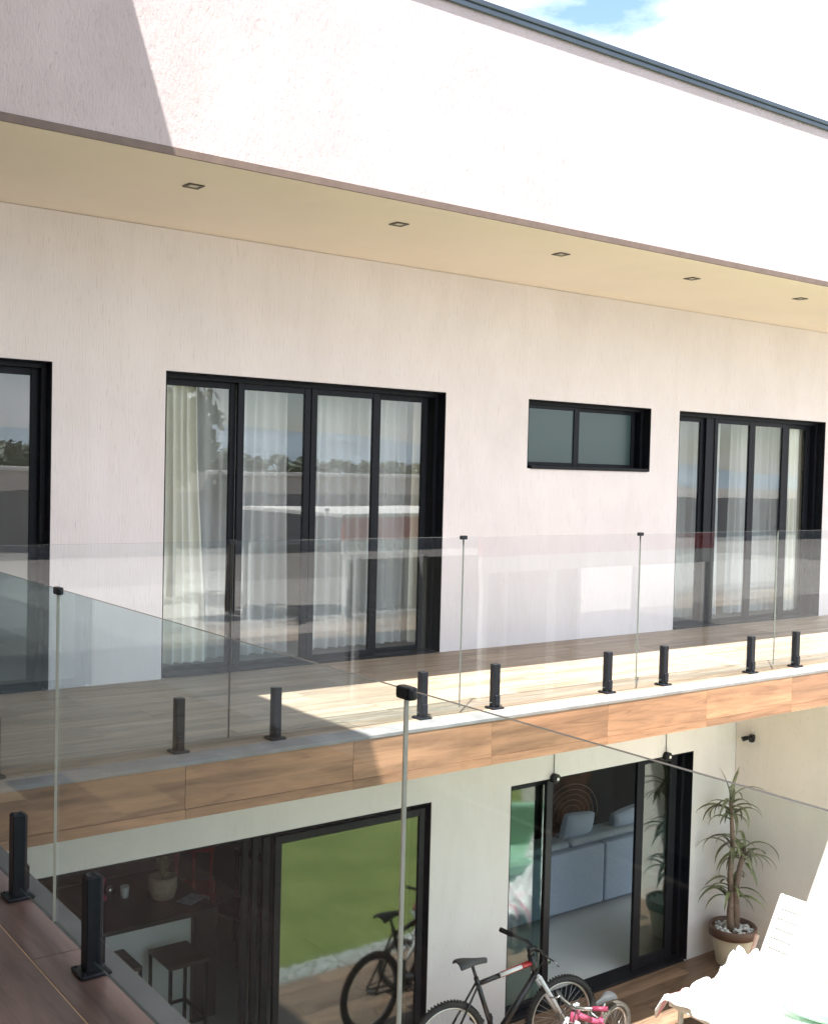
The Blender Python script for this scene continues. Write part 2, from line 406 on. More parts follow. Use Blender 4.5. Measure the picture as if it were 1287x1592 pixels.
# oblique cream wall on the right, below the balcony and on into the garden
bm = NBM()
a, bq, z0, z1 = Vector((9.36, -.985, 0)), Vector((9.995, -4.6, 0)), G-.02, -SH-.004
nn = Vector((.985, .173, 0))*.2
ps = [a, bq, bq+nn, a+nn]
vb = [bm.verts.new((p.x, p.y, z0)) for p in ps]; vt = [bm.verts.new((p.x, p.y, z1)) for p in ps]
for k in range(4): bm.faces.new((vb[k], vb[(k+1) % 4], vt[(k+1) % 4], vt[k]))
bm.faces.new(vt)
mk('side_wall', bm, MT['side'], house)
# our wing: walls, soffit, parapet, upper roof that throws the big shadow
bm = NBM(); wallx(bm, -14, 0, -.03, ZS-.004, 0, .2, [(-11.2, -8.6, -.03, ZD), (-6.9, -3.6, -.03, ZD)])
for v in bm.verts: v.co = (-.92-v.co.y, v.co.x, v.co.z)
mk('wing_wall', bm, MT['plaster'], house)
for a, c in ((-11.2, -8.6), (-6.9, -3.6)):  # unseen wing doors, added to darken what the near glass mirrors
    bm = NBM(); n_ = 3; w_ = (c-a)/n_
    box(bm, -1.11, -1.0, a, c, ZD-.09, ZD); box(bm, -1.11, -1.0, a, c, -.03, .04)
    for k in range(n_+1): box(bm, -1.109, -1.001, a+k*w_-(.05 if k else 0), a+k*w_+(.05 if k < n_ else 0), .04, ZD-.09)
    d_ = mk('sliding_door', bm, MT['black'], house, bevel=.003)
    for k in range(n_): bx('glass_pane', (-1.058, -1.052, a+k*w_+.045, a+(k+1)*w_-.045, .035, ZD-.085), MT['door'], d_)
bx('interior_wall', (-4.1, -4.0, -12, -2.8, 0, 2.9), MT['greywall'], house); bx('interior_floor', (-4.0, -1.13, -12, -2.8, -.02, 0), MT['kitfloor'], house); bx('interior_ceiling', (-4.0, -1.13, -12, -2.8, 2.9, 2.92), MT['white'], house)
for y in (-12.1, -2.8): bx('interior_wall', (-4.0, -1.13, y, y+.1, 0, 2.9), MT['greywall'], house)
bx('wing_wall', (-.14, .06, -14, YL, G-.02, -SH-.002), MT['lowwall'], house)
bx('wing_soffit', (-1.12, .97, -14, -SO+.012, ZS+.001, ZS+.041), MT['soffit'], house)
bx('wing_parapet', (.84, .98, -14, -SO, ZS+.042, 5.2), MT['parapet'], house)
bx('wing_upper_wall', (-5, .82, -14, -SO-.06, ZS+.05, 5.84), MT['plaster'], house)
bx('wing_roof', (-5, 1.92, -14, -SO-.06, 5.85, 6.0), MT['soffit'], house)
bx('wing_slab', (-1.12, XE-.02, -14, -BD+.018, -SH, -.021), MT['soffit'], house)

# ------------------------------------------------------------------ sliding doors
def opening_lining(bm, x0, x1, z0, z1, yf, dep, t=.045, sill=True):
    y0, y1 = yf-.002, yf+dep; q = .010; ym = yf+min(.10, dep*.42)
    box(bm, x0+.001, x0+q, y0, ym, z0, z1-.001); box(bm, x1-q, x1-.001, y0, ym, z0, z1-.001)
    box(bm, x0+q, x1-q, y0, ym, z1-q, z1-.001)
    box(bm, x0+.001, x0+t, ym, y1, z0, z1-.001); box(bm, x1-t, x1-.001, ym, y1, z0, z1-.001)
    box(bm, x0+t, x1-t, ym, y1, z1-t, z1-.001)
    if sill: box(bm, x0+t, x1-t, y0-.004, y1, z0-.004, z0+.022)
def sash(parent, a, c, z0, z1, y, mat, st=.055, th=.034, handle=None, rail=.06):
    bm = NBM()
    box(bm, a-st, a, y, y+th, z0-rail, z1+rail); box(bm, c, c+st, y, y+th, z0-rail, z1+rail)
    box(bm, a, c, y+.002, y+th-.002, z1, z1+rail); box(bm, a, c, y+.002, y+th-.002, z0-rail, z0)
    mk('sash', bm, MT['black'], parent, bevel=.003)
    bm = NBM(); box(bm, a-.004, c+.004, y+.013, y+.019, z0-.004, z1+.004); mk('glass_pane', bm, mat, parent)
    if handle is not None:
        bm = NBM(); box(bm, handle-.012, handle+.012, y-.028, y-.008, .95+z0, 1.2+z0); box(bm, handle-.008, handle+.008, y-.009, y, .97+z0, .99+z0); box(bm, handle-.008, handle+.008, y-.009, y, 1.16+z0, 1.18+z0)
        mk('door_handle', bm, MT['black'], parent, bevel=.003)
def door(x0, x1, z0, z1, yf, panes, dep=.24, mat=None, pz=(.055, 2.275), ys=(.125, .165), sill=True, t=.045):
    bm = NBM(); opening_lining(bm, x0, x1, z0, z1, yf, dep, t, sill)
    d = mk('sliding_door', bm, MT['black'], house, bevel=.003)
    for (a, c, tr, *rest) in panes:
        sash(d, a, c, z0+pz[0], z0+pz[1] if z0 > -.5 else z1-.095, yf+ys[tr], mat or MT['door'], *(rest or []))
    return d
door(-.4, 2.7178, 0, ZD, 0, [(.3, 1.36, 0), (1.48, 2.62, 1)])
door(3.5888, 6.3057, 0, ZD, 0, [(3.674, 4.221, 1), (4.332, 4.898, 0, .06), (5.025, 5.595, 0, .06), (5.706, 6.171, 1, .055)])
dC = door(9.4992, 12.1823, 0, ZD, 0, [(9.60, 10.055, 1, .07), (10.312, 10.881, 0, .055), (10.989, 11.506, 0, .055), (11.696, 12.03, 1, .09)])
for a, c in ((10.118, 10.262), (11.556, 11.61)):
    bx('mullion', (a, c, .135, .20, .03, 2.33), MT['black'], dC)
# small high window
bm = NBM(); opening_lining(bm, 7.3125, 9.0499, 1.7039, ZD, 0, .24, .04, False)
box(bm, 7.3525, 9.0099, -.018, .24, 1.7039-.004, 1.7039+.03)
wn_ = mk('high_window', bm, MT['black'], house, bevel=.003)
for a, c, y in ((7.40, 8.045, .12), (8.16, 8.93, .16)):
    bm = NBM(); z0, z1 = 1.77, 2.295
    box(bm, a-.05, a, y, y+.034, z0-.04, z1+.04); box(bm, c, c+.05, y, y+.034, z0-.04, z1+.04)
    box(bm, a, c, y+.002, y+.032, z1, z1+.04); box(bm, a, c, y+.002, y+.032, z0-.04, z0)
    mk('sash', bm, MT['black'], wn_, bevel=.003)
    bm = NBM(); box(bm, a-.003, c+.003, y+.013, y+.019, z0-.003, z1+.003); mk('frosted_pane', bm, MT['frost'], wn_)
# lower left: three sashes parked together, one closed pane, the rest open
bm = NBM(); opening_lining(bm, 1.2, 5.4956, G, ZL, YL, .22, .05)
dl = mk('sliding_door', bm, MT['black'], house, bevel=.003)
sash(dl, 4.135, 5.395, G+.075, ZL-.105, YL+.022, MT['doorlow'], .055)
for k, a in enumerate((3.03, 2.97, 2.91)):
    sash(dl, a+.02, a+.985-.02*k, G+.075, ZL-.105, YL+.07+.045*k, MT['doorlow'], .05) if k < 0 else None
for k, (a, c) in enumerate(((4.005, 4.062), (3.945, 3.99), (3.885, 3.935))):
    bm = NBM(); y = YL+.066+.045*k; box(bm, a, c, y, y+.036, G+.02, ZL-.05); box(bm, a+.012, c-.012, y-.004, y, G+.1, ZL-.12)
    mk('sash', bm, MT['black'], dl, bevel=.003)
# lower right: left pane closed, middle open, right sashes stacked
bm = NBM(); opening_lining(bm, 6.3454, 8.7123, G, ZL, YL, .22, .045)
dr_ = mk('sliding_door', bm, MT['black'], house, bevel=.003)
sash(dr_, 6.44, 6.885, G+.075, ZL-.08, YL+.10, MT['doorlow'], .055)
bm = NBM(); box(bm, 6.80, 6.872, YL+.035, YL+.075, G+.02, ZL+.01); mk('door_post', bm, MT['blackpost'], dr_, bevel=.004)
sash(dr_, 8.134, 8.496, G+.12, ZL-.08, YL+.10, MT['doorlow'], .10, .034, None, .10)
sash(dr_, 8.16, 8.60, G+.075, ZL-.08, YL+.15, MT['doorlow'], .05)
for x in (6.836, 8.30):
    bm = NBM(); tube(bm, [(x, YL-.05, ZL+.005), (x, YL+.06, ZL+.005)], .042, 16); tube(bm, [(x, YL-.058, ZL+.005), (x, YL-.05, ZL+.005)], .016, 10)
    o = mk('roller', bm, [MT['blackpost']], dr_)
    bm = NBM(); tube(bm, [(x, YL-.064, ZL+.005), (x, YL-.0585, ZL+.005)], .014, 10); mk('bolt', bm, MT['white'], dr_)
    bm = NBM(); tube(bm, [(x, YL-.008, ZL+.05), (x, YL-.008, -SH)], .004, 6); mk('cable', bm, MT['greywall'], dr_)

# ------------------------------------------------------------------ balcony floors, edge stones, fascia planks
bfloor = structure(bx('balcony_floor', (-.92, 17, -BD+.19, .0, -.021, -.0075), MT['greygrout']))
planks(bfloor, .4, 13.5, -BD+.182-.0, 7, .3105, 1.2, 0, MT['deck'], 'deck', .47)
bx('edge_stone', (XE-.085, 17, -BD-.004, -BD+.178, -.021, .002), MT['stone'], bfloor, .002)
nfloor = structure(bx('near_balcony_floor', (-.92, XE-.1, -13, -BD+.178, -.021, -.002), MT['grout']))
pmY = NBM(); box(pmY, 0, .165, 0, 1.196, -.02, 0); bmesh.ops.recalc_face_normals(pmY, faces=pmY.faces[:])
meE = bpy.data.meshes.new('plank'); pmY.to_mesh(meE); pmY.free(); meE.materials.append(MT['deckY'])
pmY = NBM(); box(pmY, 0, .296, 0, 1.196, -.02, 0); bmesh.ops.recalc_face_normals(pmY, faces=pmY.faces[:])
meN = bpy.data.meshes.new('plank'); pmY.to_mesh(meN); pmY.free(); meN.materials.append(MT['deckY'])
for k in range(-1, 6):
    y = -4.39-1.2*k
    if y < -BD+.18: link('plank', meE, nfloor, (1.196, y-1.197+0, random.uniform(-.0005, .0005))) if y-1.2 > -12 else None
link('plank', meE, nfloor, (1.196, -4.388, 0))
for c in range(7):
    for k in range(8):
        y = -BD+.17-1.2*(k+1)+(.37*c) % 1.2-.4
        if y+1.2 < -BD+.18: link('plank', meN, nfloor, (1.1935-.3*(c+1)+.0005, y, random.uniform(-.0005, .0005)))
bx('edge_stone', (XE-.074, XE+.004, -13, -BD-.005, -.021, .002), MT['nearstone'], nfloor, .002)
me = {}
def fplank(length, z0, z1, y0, y1):
    bm = NBM(); box(bm, 0, length, y0, y1, z0, z1); bmesh.ops.recalc_face_normals(bm, faces=bm.faces[:])
    m_ = bpy.data.meshes.new('fascia_plank'); bm.to_mesh(m_); bm.free(); m_.materials.append(MT['fascia']); return m_
fa = fplank(1.1125, -.262, -.0215, 0, .02); fb = fplank(1.1125, -SH, -.2645, 0, .02)
for k in range(-2, 11):
    link('fascia_plank', fa, house, (3.81+1.115*k, -BD+random.uniform(-.0008, .0008), 0))
    link('fascia_plank', fb, house, (3.81+1.115*k+.003, -BD-.003, 0))
for k in range(9):
    o = link('fascia_plank', fa, house, (XE, -BD-.003-1.115*k, 0)); o.rotation_euler.z = -math.pi/2
    o = link('fascia_plank', fb, house, (XE+.003, -BD-.003-1.115*k, 0)); o.rotation_euler.z = -math.pi/2

# ------------------------------------------------------------------ glass railings
def spigot(parent, x, y, along, z=0):
    s = .0265
    bm = NBM()
    if along == 'X':
        box(bm, x-s, x+s, y-s, y+s, .012, .315)
        box(bm, x-.02, x+.02, y-s-.012, y-s, .03, .10)
    else:
        box(bm, x-s, x+s, y-s, y+s, .012, .318); box(bm, x-s+.004, x-.006, y-s+.003, y+s-.003, .318, .322); box(bm, x+.006, x+s-.004, y-s+.003, y+s-.003, .318, .322)
        box(bm, x+s, x+s+.012, y-.02, y+.02, .03, .12)
    o = mk('spigot', bm, MT['blackpost'], parent, bevel=.003)
    bm = NBM(); box(bm, x-.05, x+.05, y-.05, y+.05, .0022, .0135); 
    for i in (-1, 1):
        for j in (-1, 1): tube(bm, [(x+i*.038, y+j*.038, .013), (x+i*.038, y+j*.038, .018)], .006, 8)
    mk('base_plate', bm, MT['blackpost'], o, bevel=.0025)
def gpanel(parent, x0, x1, y0, y1, z0, z1, mat, along):
    bm = NBM(); fs = box(bm, x0, x1, y0, y1, z0, z1)
    for f in fs:
        n = f.normal if f.normal.length else f.calc_center_median()
        f.normal_update(); n = f.normal
        if abs(n.z) > .5: f.material_index = 2
        elif abs(n.x if along == 'X' else n.y) > .5: f.material_index = 1
    return mk('glass_panel', bm, [mat, MT['faredge' if along == 'X' else 'edge'], MT['faredge' if along == 'X' else 'edgetop']], parent)
GY, GX, ZG = -2.1308, 1.3229, 1.2095
far = thing('glass_railing', 'sunlit frameless glass railing along the outer edge of the white house balcony', 'railing', (0, 0, 0), 'frameless glass railings')
js = [1.4+.0, 3.0705, 4.819, 6.577, 8.3155, 10.06, 11.81, 13.56]
for a, c in zip(js, js[1:]):
    gpanel(far, a+.002, c-.002, GY-.006, GY+.006, .045, ZG, MT['rail'], 'X')
for j in js[1:-1]:
    for s_ in (-.317, .317): spigot(far, j+s_, GY, 'X')
    if 8 < j < 9: continue
    bm = NBM(); box(bm, j-.026, j+.026, GY-.013, GY+.013, ZG-.018, ZG+.009); mk('clip', bm, MT['blackpost'], far, bevel=.004, seg=2)
spigot(far, 1.72, GY, 'X')
near = thing('glass_railing', 'shaded foreground glass railing along the reddish tiled near balcony', 'railing', (0, 0, 0), 'frameless glass railings')
jn = [GY-.03, -4.225, -6.262, -8.30, -10.34]
for a, c in zip(jn, jn[1:]):
    gpanel(near, GX-.0045, GX+.0045, c+.0025, a-.0025, .045, ZG, MT['nearrail'], 'Y')
for j in jn[1:-1]:
    for s_ in (-.36, .405): spigot(near, GX, j+s_, 'Y')
    bm = NBM(); box(bm, GX-.012, GX+.012, j-.024, j+.024, ZG-.02, ZG+.007); mk('clip', bm, MT['blackpost'], near, bevel=.006, seg=2)
spigot(near, GX, jn[0]-.4, 'Y')

# ------------------------------------------------------------------ recessed lights and wall spot
names = ['leftmost and nearest of the five', 'second from the left', 'third from the left, the middle one', 'fourth from the left', 'farthest and rightmost of the five']
proto = None
for k, nm in enumerate(names):
    x = 3.17+1.627*k
    if proto is None:
        t = thing('recessed_downlight', '', 'downlight', (x, -1.318, ZS), 'square recessed lights in the soffit')
        bm = NBM()
        for (a, c, d, e) in ((-.055, .055, -.055, -.034), (-.055, .055, .034, .055), (-.055, -.034, -.034, .034), (.034, .055, -.034, .034)): box(bm, a, c, d, e, -.008, -.001)
        mk('lamp_frame', bm, MT['lampframe'], t, bevel=.002)
        bm = NBM(); box(bm, -.0335, .0335, -.0335, .0335, -.004, -.001); mk('lamp_lens', bm, MT['lampglass'], t)
        proto = t
    else:
        t = copy_tree(proto); t.location.x = x
    t['label'] = 'square bronze recessed downlight in the soffit, '+nm
wx = lambda y: 9.36+.1757*(-.985-y)
t = thing('wall_spotlight', 'small black twin spotlight mounted high on the cream side wall', 'spotlight', (wx(-1.16), -1.16, -.915)); t.scale = (.72, .8, .72)
bm = NBM(); box(bm, -.03, -.002, -.035, .035, -.03, .03); mk('mount', bm, MT['blackpost'], t, bevel=.003)
bm = NBM(); tube(bm, [(-.03, -.005, 0), (-.09, -.03, .005), (-.13, -.07, -.02)], [.03, .036, .04], 14); mk('lamp_head', bm, MT['blackpost'], t)
bm = NBM(); tube(bm, [(-.03, .02, -.01), (-.08, .05, -.025), (-.12, .075, -.04)], [.026, .03, .034], 14); mk('lamp_head', bm, MT['blackpost'], t)
bm = NBM(); tube(bm, [(-.006, 0, .03), (-.006, .004, .10)], .006, 6); mk('conduit', bm, MT['white'], t)

# ------------------------------------------------------------------ curtains
def drape(name, mat, label, cat, xt0, xt1, xb0, xb1, y, z0, z1, folds, amp, group=None, ph=0):
    bm = NBM(); nx, nz = folds*10, 14; rows = []
    for j in range(nz+1):
        v = j/nz; z = z1+(z0-z1)*v; s = v*v*(3-2*v)
        a = xt0+(xb0-xt0)*s; c = xt1+(xb1-xt1)*s; row = []
        for i in range(nx+1):
            u = i/nx
            yy = y+amp*(math.sin(u*folds*2*math.pi+ph+.6*math.sin(v*2+u*9))+.35*math.sin(u*folds*5.1+v*1.7))*(.7+.3*v)
            row.append(bm.verts.new((a+(c-a)*(u+.012*math.sin(u*23+v*3)), yy, z)))
        rows.append(row)
    for a, c in zip(rows, rows[1:]):
        for i in range(nx):
            f = bm.faces.new((a[i], a[i+1], c[i+1], c[i])); f.smooth = True
    return tag(mk(name, bm, mat), label, cat, group)
drape('curtain', MT['curtain'], 'cream pleated curtain gathered at the left end of the four pane balcony door', 'curtain', 3.64, 3.98, 3.62, 4.08, .275, .06, 2.34, 5, .04)
drape('curtain', MT['curtain'], 'narrow cream curtain at the right end of the farthest balcony door', 'curtain', 11.80, 12.2, 11.80, 12.2, .285, .06, 2.34, 5, .04)
drape('curtain', MT['curtain'], 'narrow cream curtain edge at the right end of the four pane balcony door', 'curtain', 6.16, 6.32, 6.16, 6.34, .285, .06, 2.34, 2, .035)
drape('sheer_curtain', MT['sheer'], 'white sheer curtain across the left half of the four pane balcony door', 'sheer curtain', 3.95, 4.93, 3.95, 4.93, .44, .05, 2.34, 9, .035, 'sheer curtains behind the balcony doors')
drape('sheer_curtain', MT['sheer'], 'white sheer curtain across the right half of the four pane balcony door', 'sheer curtain', 5.14, 6.3, 5.14, 6.3, .44, .05, 2.34, 11, .035, 'sheer curtains behind the balcony doors')
drape('sheer_curtain', MT['sheer'], 'white sheer curtain behind the left half of the farthest balcony door', 'sheer curtain', 9.55, 10.75, 9.55, 10.75, .44, .05, 2.34, 10, .035, 'sheer curtains behind the balcony doors')
drape('sheer_curtain', MT['sheer'], 'white sheer curtain behind the right half of the farthest balcony door', 'sheer curtain', 10.95, 12.1, 10.95, 12.1, .44, .05, 2.34, 10, .035, 'sheer curtains behind the balcony doors')

# ------------------------------------------------------------------ kitchen seen through the open lower door
t = thing('bar_counter', 'kitchen bar counter with dark stone top and pale front panel', 'counter', (0, 0, 0))
bx('countertop', (1.6, 4.39, .54, 1.66, -2.17, -2.125), MT['counter'], t, .004)
bx('front_panel', (1.65, 4.168, .60, .64, G, -2.171), MT['panel'], t)
bx('end_panel', (4.17, 4.388, .55, 1.65, G, -2.171), MT['counter'], t, .003)
def stool(x, y, label):
    t = thing('bar_stool', label, 'stool', (x, y, G), 'dark metal bar stools')
    bm = NBM(); box(bm, -.17, .17, -.21, .21, .725, .755); mk('seat', bm, MT['brownwood'], t, bevel=.004)
    for i in (-1, 1):
        for j in (-1, 1):
            bm = NBM(); box(bm, i*.155-.012, i*.155+.012, j*.195-.012, j*.195+.012, 0, .724); mk('leg', bm, MT['blackpost'], t)
    for i in (-1, 1):
        bm = NBM(); box(bm, i*.155-.011, i*.155+.011, -.182, .182, .25, .272); mk('stretcher', bm, MT['blackpost'], t)
        bm = NBM(); box(bm, -.142, .142, i*.195-.011, i*.195+.011, .25, .272); mk('stretcher', bm, MT['blackpost'], t)
    return t
stool(3.90, .27, 'dark square bar stool in full view before the pale counter panel')
stool(3.40, .42, 'dark bar stool mostly hidden behind the near balcony edge')
t = thing('potted_plant', 'small green plant in a woven basket on the dark counter', 'plant', (4.08, .99, -2.125))
bm = NBM(); lathe(bm, [(0, 0), (.10, 0), (.125, .08), (.125, .17), (.115, .19), (.105, .185), (.10, .15), (0, .15)], 20); mk('basket', bm, MT['straw'], t)
bm = NBM()
for i in range(26):
    a = random.uniform(0, 6.28); l = random.uniform(.2, .34); ln = random.uniform(.05, .3); d = Vector((math.cos(a), math.sin(a), 0)); sd_ = Vector((-d.y, d.x, 0))*.014
    p0 = Vector((0, 0, .15)); p1 = p0+d*l*ln+Vector((0, 0, l*.7)); p2 = p0+d*l*ln*2.1+Vector((0, 0, l))
    v = [bm.verts.new(q) for q in (p0-sd_*.5, p0+sd_*.5, p1+sd_, p1-sd_, p2)]
    bm.faces.new(v[:4]); bm.faces.new((v[3], v[2], v[4]))
o = mk('foliage', bm, MT['leaf2'], t)
bm = NBM(); lathe(bm, [(0, 0), (.034, 0), (.04, .1), (.037, .1), (.033, .01), (0, .01)], 16); tag(mk('cup', bm, MT['china'], None, (3.80, 1.16, -2.125)), 'plain white cup on the dark counter left of the basket', 'cup')
bm = NBM(); box(bm, -.11, .11, -.08, .08, 0, .008); o = tag(mk('magazine', bm, MT['paper'], None, (4.26, .80, -2.125), .002), 'bluish magazine lying near the right end of the dark counter', 'magazine'); o.rotation_euler.z = .5
bm = NBM(); lathe(bm, [(0, 0), (.06, 0), (.065, .02), (.03, .05), (.035, .12), (.05, .17), (.03, .2), (0, .2)], 14); tag(mk('bottle', bm, MT['pinkobj'], None, (3.60, 1.22, -2.125)), 'magenta plastic bottle at the left end of the dark counter', 'bottle')
bm = NBM(); lathe(bm, [(0, 0), (.03, 0), (.035, .05), (.02, .07), (0, .07)], 12); tag(mk('small_jar', bm, MT['steel'], None, (3.72, 1.30, -2.125)), 'little grey jar between the magenta bottle and the white cup', 'jar')
def rchair(x, y, z, mat, label, rz, slat=3):
    t = thing('dining_chair', label, 'chair', (x, y, z), None, rz)
    bm = NBM(); box(bm, -.2, .2, -.2, .2, .43, .46); mk('seat', bm, mat, t, bevel=.006)
    for i in (-1, 1):
        for j in (-1, 1):
            bm = NBM(); tube(bm, [(i*.18, j*.18, .43), (i*.205, j*.215, 0)], [.018, .013], 8); mk('leg', bm, mat, t)
    for i in range(slat):
        xx = -.17+.34*i/(slat-1)
        bm = NBM(); box(bm, xx-.016, xx+.016, .185, .205, .46, .88); mk('back_slat', bm, mat, t)
    bm = NBM(); box(bm, -.2, .2, .183, .21, .88, .95); mk('top_rail', bm, mat, t, bevel=.006)
    return t
rchair(5.0, 2.25, G+.0, MT['redpaint'], 'red wooden chair in the shade behind the bar counter', 2.6)
rchair(5.1, 1.55, G, MT['blackleather'], 'black slat back chair beside the stacked door frames', -1.2, 4)

# ------------------------------------------------------------------ living room seen through the right lower door
t = thing('sofa', 'pale blue grey sofa seen from behind through the open door', 'sofa', (0, 0, G))
bm = NBM(); box(bm, 7.2, 9.02, .44, .62, .05, .70); mk('back_panel', bm, MT['sofa'], t, bevel=.02, seg=2)
bm = NBM(); box(bm, 9.04, 10.4, .44, .62, .05, .70); mk('back_panel', bm, MT['sofa'], t, bevel=.02, seg=2)
bx('seat', (7.2, 10.4, .63, 1.4, .05, .42), MT['sofa'], t, .03, None, 2)
bx('back_cushion', (7.25, 8.55, .50, .80, .705, .78), MT['cushion'], t, .04, None, 3)
bx('back_cushion', (8.58, 10.3, .50, .80, .705, .79), MT['cushion'], t, .04, None, 3)
for i, (x, lab, hh) in enumerate(((8.80, 'plump grey blue pillow standing on the sofa seat, its top above the back', .30), (9.55, 'low pale blue pillow lying behind the sofa back near the right sashes', .22))):
    bm = NBM(); bmesh.ops.create_cube(bm, size=1); bmesh.ops.subdivide_edges(bm, edges=bm.edges[:], cuts=5, use_grid_fill=True)
    for v in bm.verts:
        k = (1-(2*v.co.x)**2*.75)*(1-(2*v.co.z)**2*.75); v.co = Vector((v.co.x*.46, v.co.y*(.04+.16*k), v.co.z*hh))
    for f in bm.faces: f.smooth = True
    o = tag(mk('pillow', bm, MT['sofa'], None, (x, .66, G+.74+hh*.42)), lab, 'pillow'); o.rotation_euler = (.15, .12-.2*i, .1)
bm = NBM(); box(bm, 9.25, 10.1, 1.72, 1.745, -2.95, -2.02); p_ = tag(mk('picture', bm, MT['art'], None, None, .004), 'dark brown wide picture hanging on the dark living room wall', 'picture')
for k in range(5):
    bm = NBM(); tube(bm, [(9.75+(.16+.075*k)*math.cos(a_), 1.712, -2.52+(.12+.065*k)*math.sin(a_)) for a_ in [q*math.pi/14-.25 for q in range(18)]], .005, 6); mk('relief_ring', bm, MT['straw'], p_)
# ------------------------------------------------------------------ potted dracaena
PX, PY = 9.03, -1.27
t = thing('potted_dracaena', 'tall spiky dracaena in a cream pot with brown rim and white pebbles', 'plant', (PX, PY, G))
bm = NBM(); lathe(bm, [(0, 0), (.145, 0), (.15, .01), (.205, .29), (.205, .30)], 32); mk('pot', bm, MT['pot'], t)
bm = NBM(); lathe(bm, [(.206, .285), (.226, .285), (.232, .37), (.222, .378), (.205, .37), (.198, .30)], 32); mk('rim', bm, MT['potrim'], t)
bm = NBM(); lathe(bm, [(0, .325), (.198, .325)], 24); mk('soil', bm, MT['trunk'], t)
bm = NBM()
for i in range(150):
    a = random.uniform(0, 6.28); r = .19*math.sqrt(random.random())
    if r < .05: continue
    ball(bm, (r*math.cos(a), r*math.sin(a), .335+random.uniform(-.006, .02)), random.uniform(.013, .024), 1, (1, .8, .7), .12)
o = mk('pebbles', bm, MT['pebble'], t); o['kind'] = 'stuff'
def stem(pts, r0, r1):
    bm = NBM(); n = len(pts); tube(bm, pts, [(r0+(r1-r0)*i/(n-1))*(1+.12*math.sin(i*2.3)) for i in range(n)], 10); mk('stem', bm, MT['trunk'], t)
stem([(-.02, 0, .31), (-.05, 0, .45), (-.045, 0, .6), (-.07, .0, .9), (-.06, -.01, 1.2), (-.085, 0, 1.5), (-.10, 0, 1.62)], .036, .016)
stem([(.02, -.01, .31), (.03, -.01, .5), (.0, -.02, .72), (.05, -.02, .95), (.12, -.02, 1.12)], .042, .017)
stem([(0, .03, .31), (-.01, .035, .5), (-.02, .02, .72)], .032, .02)
def leafm(L, droop, wd=.0215):
    bm = NBM(); n = 8; prev = None
    for i in range(n+1):
        u = i/n; th = droop[0]+(droop[1]-droop[0])*u**1.1
        if i == 0: p = Vector((0, 0, 0))
        else: p = p+Vector((math.cos(th), 0, math.sin(th)))*L/n
        w_ = wd*(.45+.55*min(1, u*4))*(1-max(0, u-.45)/.55)**.8+.0012
        nrm = Vector((-math.sin(th), 0, math.cos(th)))
        row = [bm.verts.new(p+Vector((0, -w_, 0))+nrm*w_*.45), bm.verts.new(p), bm.verts.new(p+Vector((0, w_, 0))+nrm*w_*.45)]
        if prev:
            for k in (0, 1):
                f = bm.faces.new((prev[k], prev[k+1], row[k+1], row[k])); f.smooth = True
        prev = row
    me = bpy.data.meshes.new('leaf'); bm.to_mesh(me); bm.free(); return me
leaves = []
for m_ in ('leaf', 'leaf2'):
    for (L_, dr) in ((.40, (1.1, -1.0)), (.36, (.75, -1.25)), (.44, (1.25, -.75)), (.34, (.35, -1.1)), (.36, (1.35, .9))):
        q = leafm(L_, dr); q.materials.append(MT[m_]); leaves.append(q)
camside = math.atan2(-8.05-PY, 0-PX)
def rosette(c, n, z_spread, kinds, ph=0, m2=0):
    for i in range(n):
        a = ph+i*2.399+random.uniform(-.25, .25)
        o = link('leaf', leaves[random.choice(kinds)+5*(random.random() < m2)], t, (c[0], c[1], c[2]-z_spread*i/n))
        o.rotation_euler = (random.uniform(-.25, .25), random.uniform(-.15, .45), a); s_ = random.uniform(.7, 1.15); o.scale = (s_, s_, s_)
rosette((-.10, 0, 1.62), 20, .2, [0, 1, 1, 2], .3)
rosette((.12, -.02, 1.14), 18, .18, [0, 1, 2], 1.1, .5)
rosette((-.07, 0, 1.24), 10, .14, [1, 3, 0], 2.0)
rosette((-.02, .02, .76), 17, .16, [2, 2, 0, 3], .8, .4)
for i in range(3):
    o = link('leaf', leaves[4], t, (-.10, 0, 1.6)); o.rotation_euler = (0, -.12, 2.2*i); 

# ------------------------------------------------------------------ bicycles
def wheel(parent, x, r, mtyre, spokes=28, tw=.026):
    w_ = bpy.data.objects.new('wheel', None)
    bm = NBM(); tube(bm, [(0, -.03, 0), (0, .03, 0)], .02, 12)
    h = mk('wheel', bm, MT['steel'], parent, (x, 0, r))
    bm = NBM(); tube(bm, [((r-tw)*math.cos(a), 0, (r-tw)*math.sin(a)) for a in [k*2*math.pi/40 for k in range(40)]], tw, 10, True)
    for k in range(72):
        a = k*2*math.pi/72
        for s_ in (-1, 1):
            box(bm, -.006, .006, s_*.012-.007, s_*.012+.007, r-.006, r+.004, 0, Matrix.Rotation(a+s_*.02, 4, 'Y'))
    mk('tyre', bm, mtyre, h)
    bm = NBM(); rr = r-2*tw-.004
    tube(bm, [(rr*math.cos(a), 0, rr*math.sin(a)) for a in [k*2*math.pi/40 for k in range(40)]], .011, 8, True); mk('rim', bm, MT['steel'], h)
    bm = NBM()
    for k in range(spokes):
        a = k*2*math.pi/spokes; c_ = a+(.5 if k % 2 else -.5)
        tube(bm, [(.02*math.cos(c_), (.024 if k % 4 < 2 else -.024), .02*math.sin(c_)), (rr*math.cos(a), 0, rr*math.sin(a))], .0013, 4)
    mk('spokes', bm, MT['steel'], h)
    bpy.data.objects.remove(w_)
def part_tube(name, parent, segs, mat, seg=10):
    bm = NBM()
    for pts, r in segs: tube(bm, pts, r, seg)
    return mk(name, bm, mat, parent)
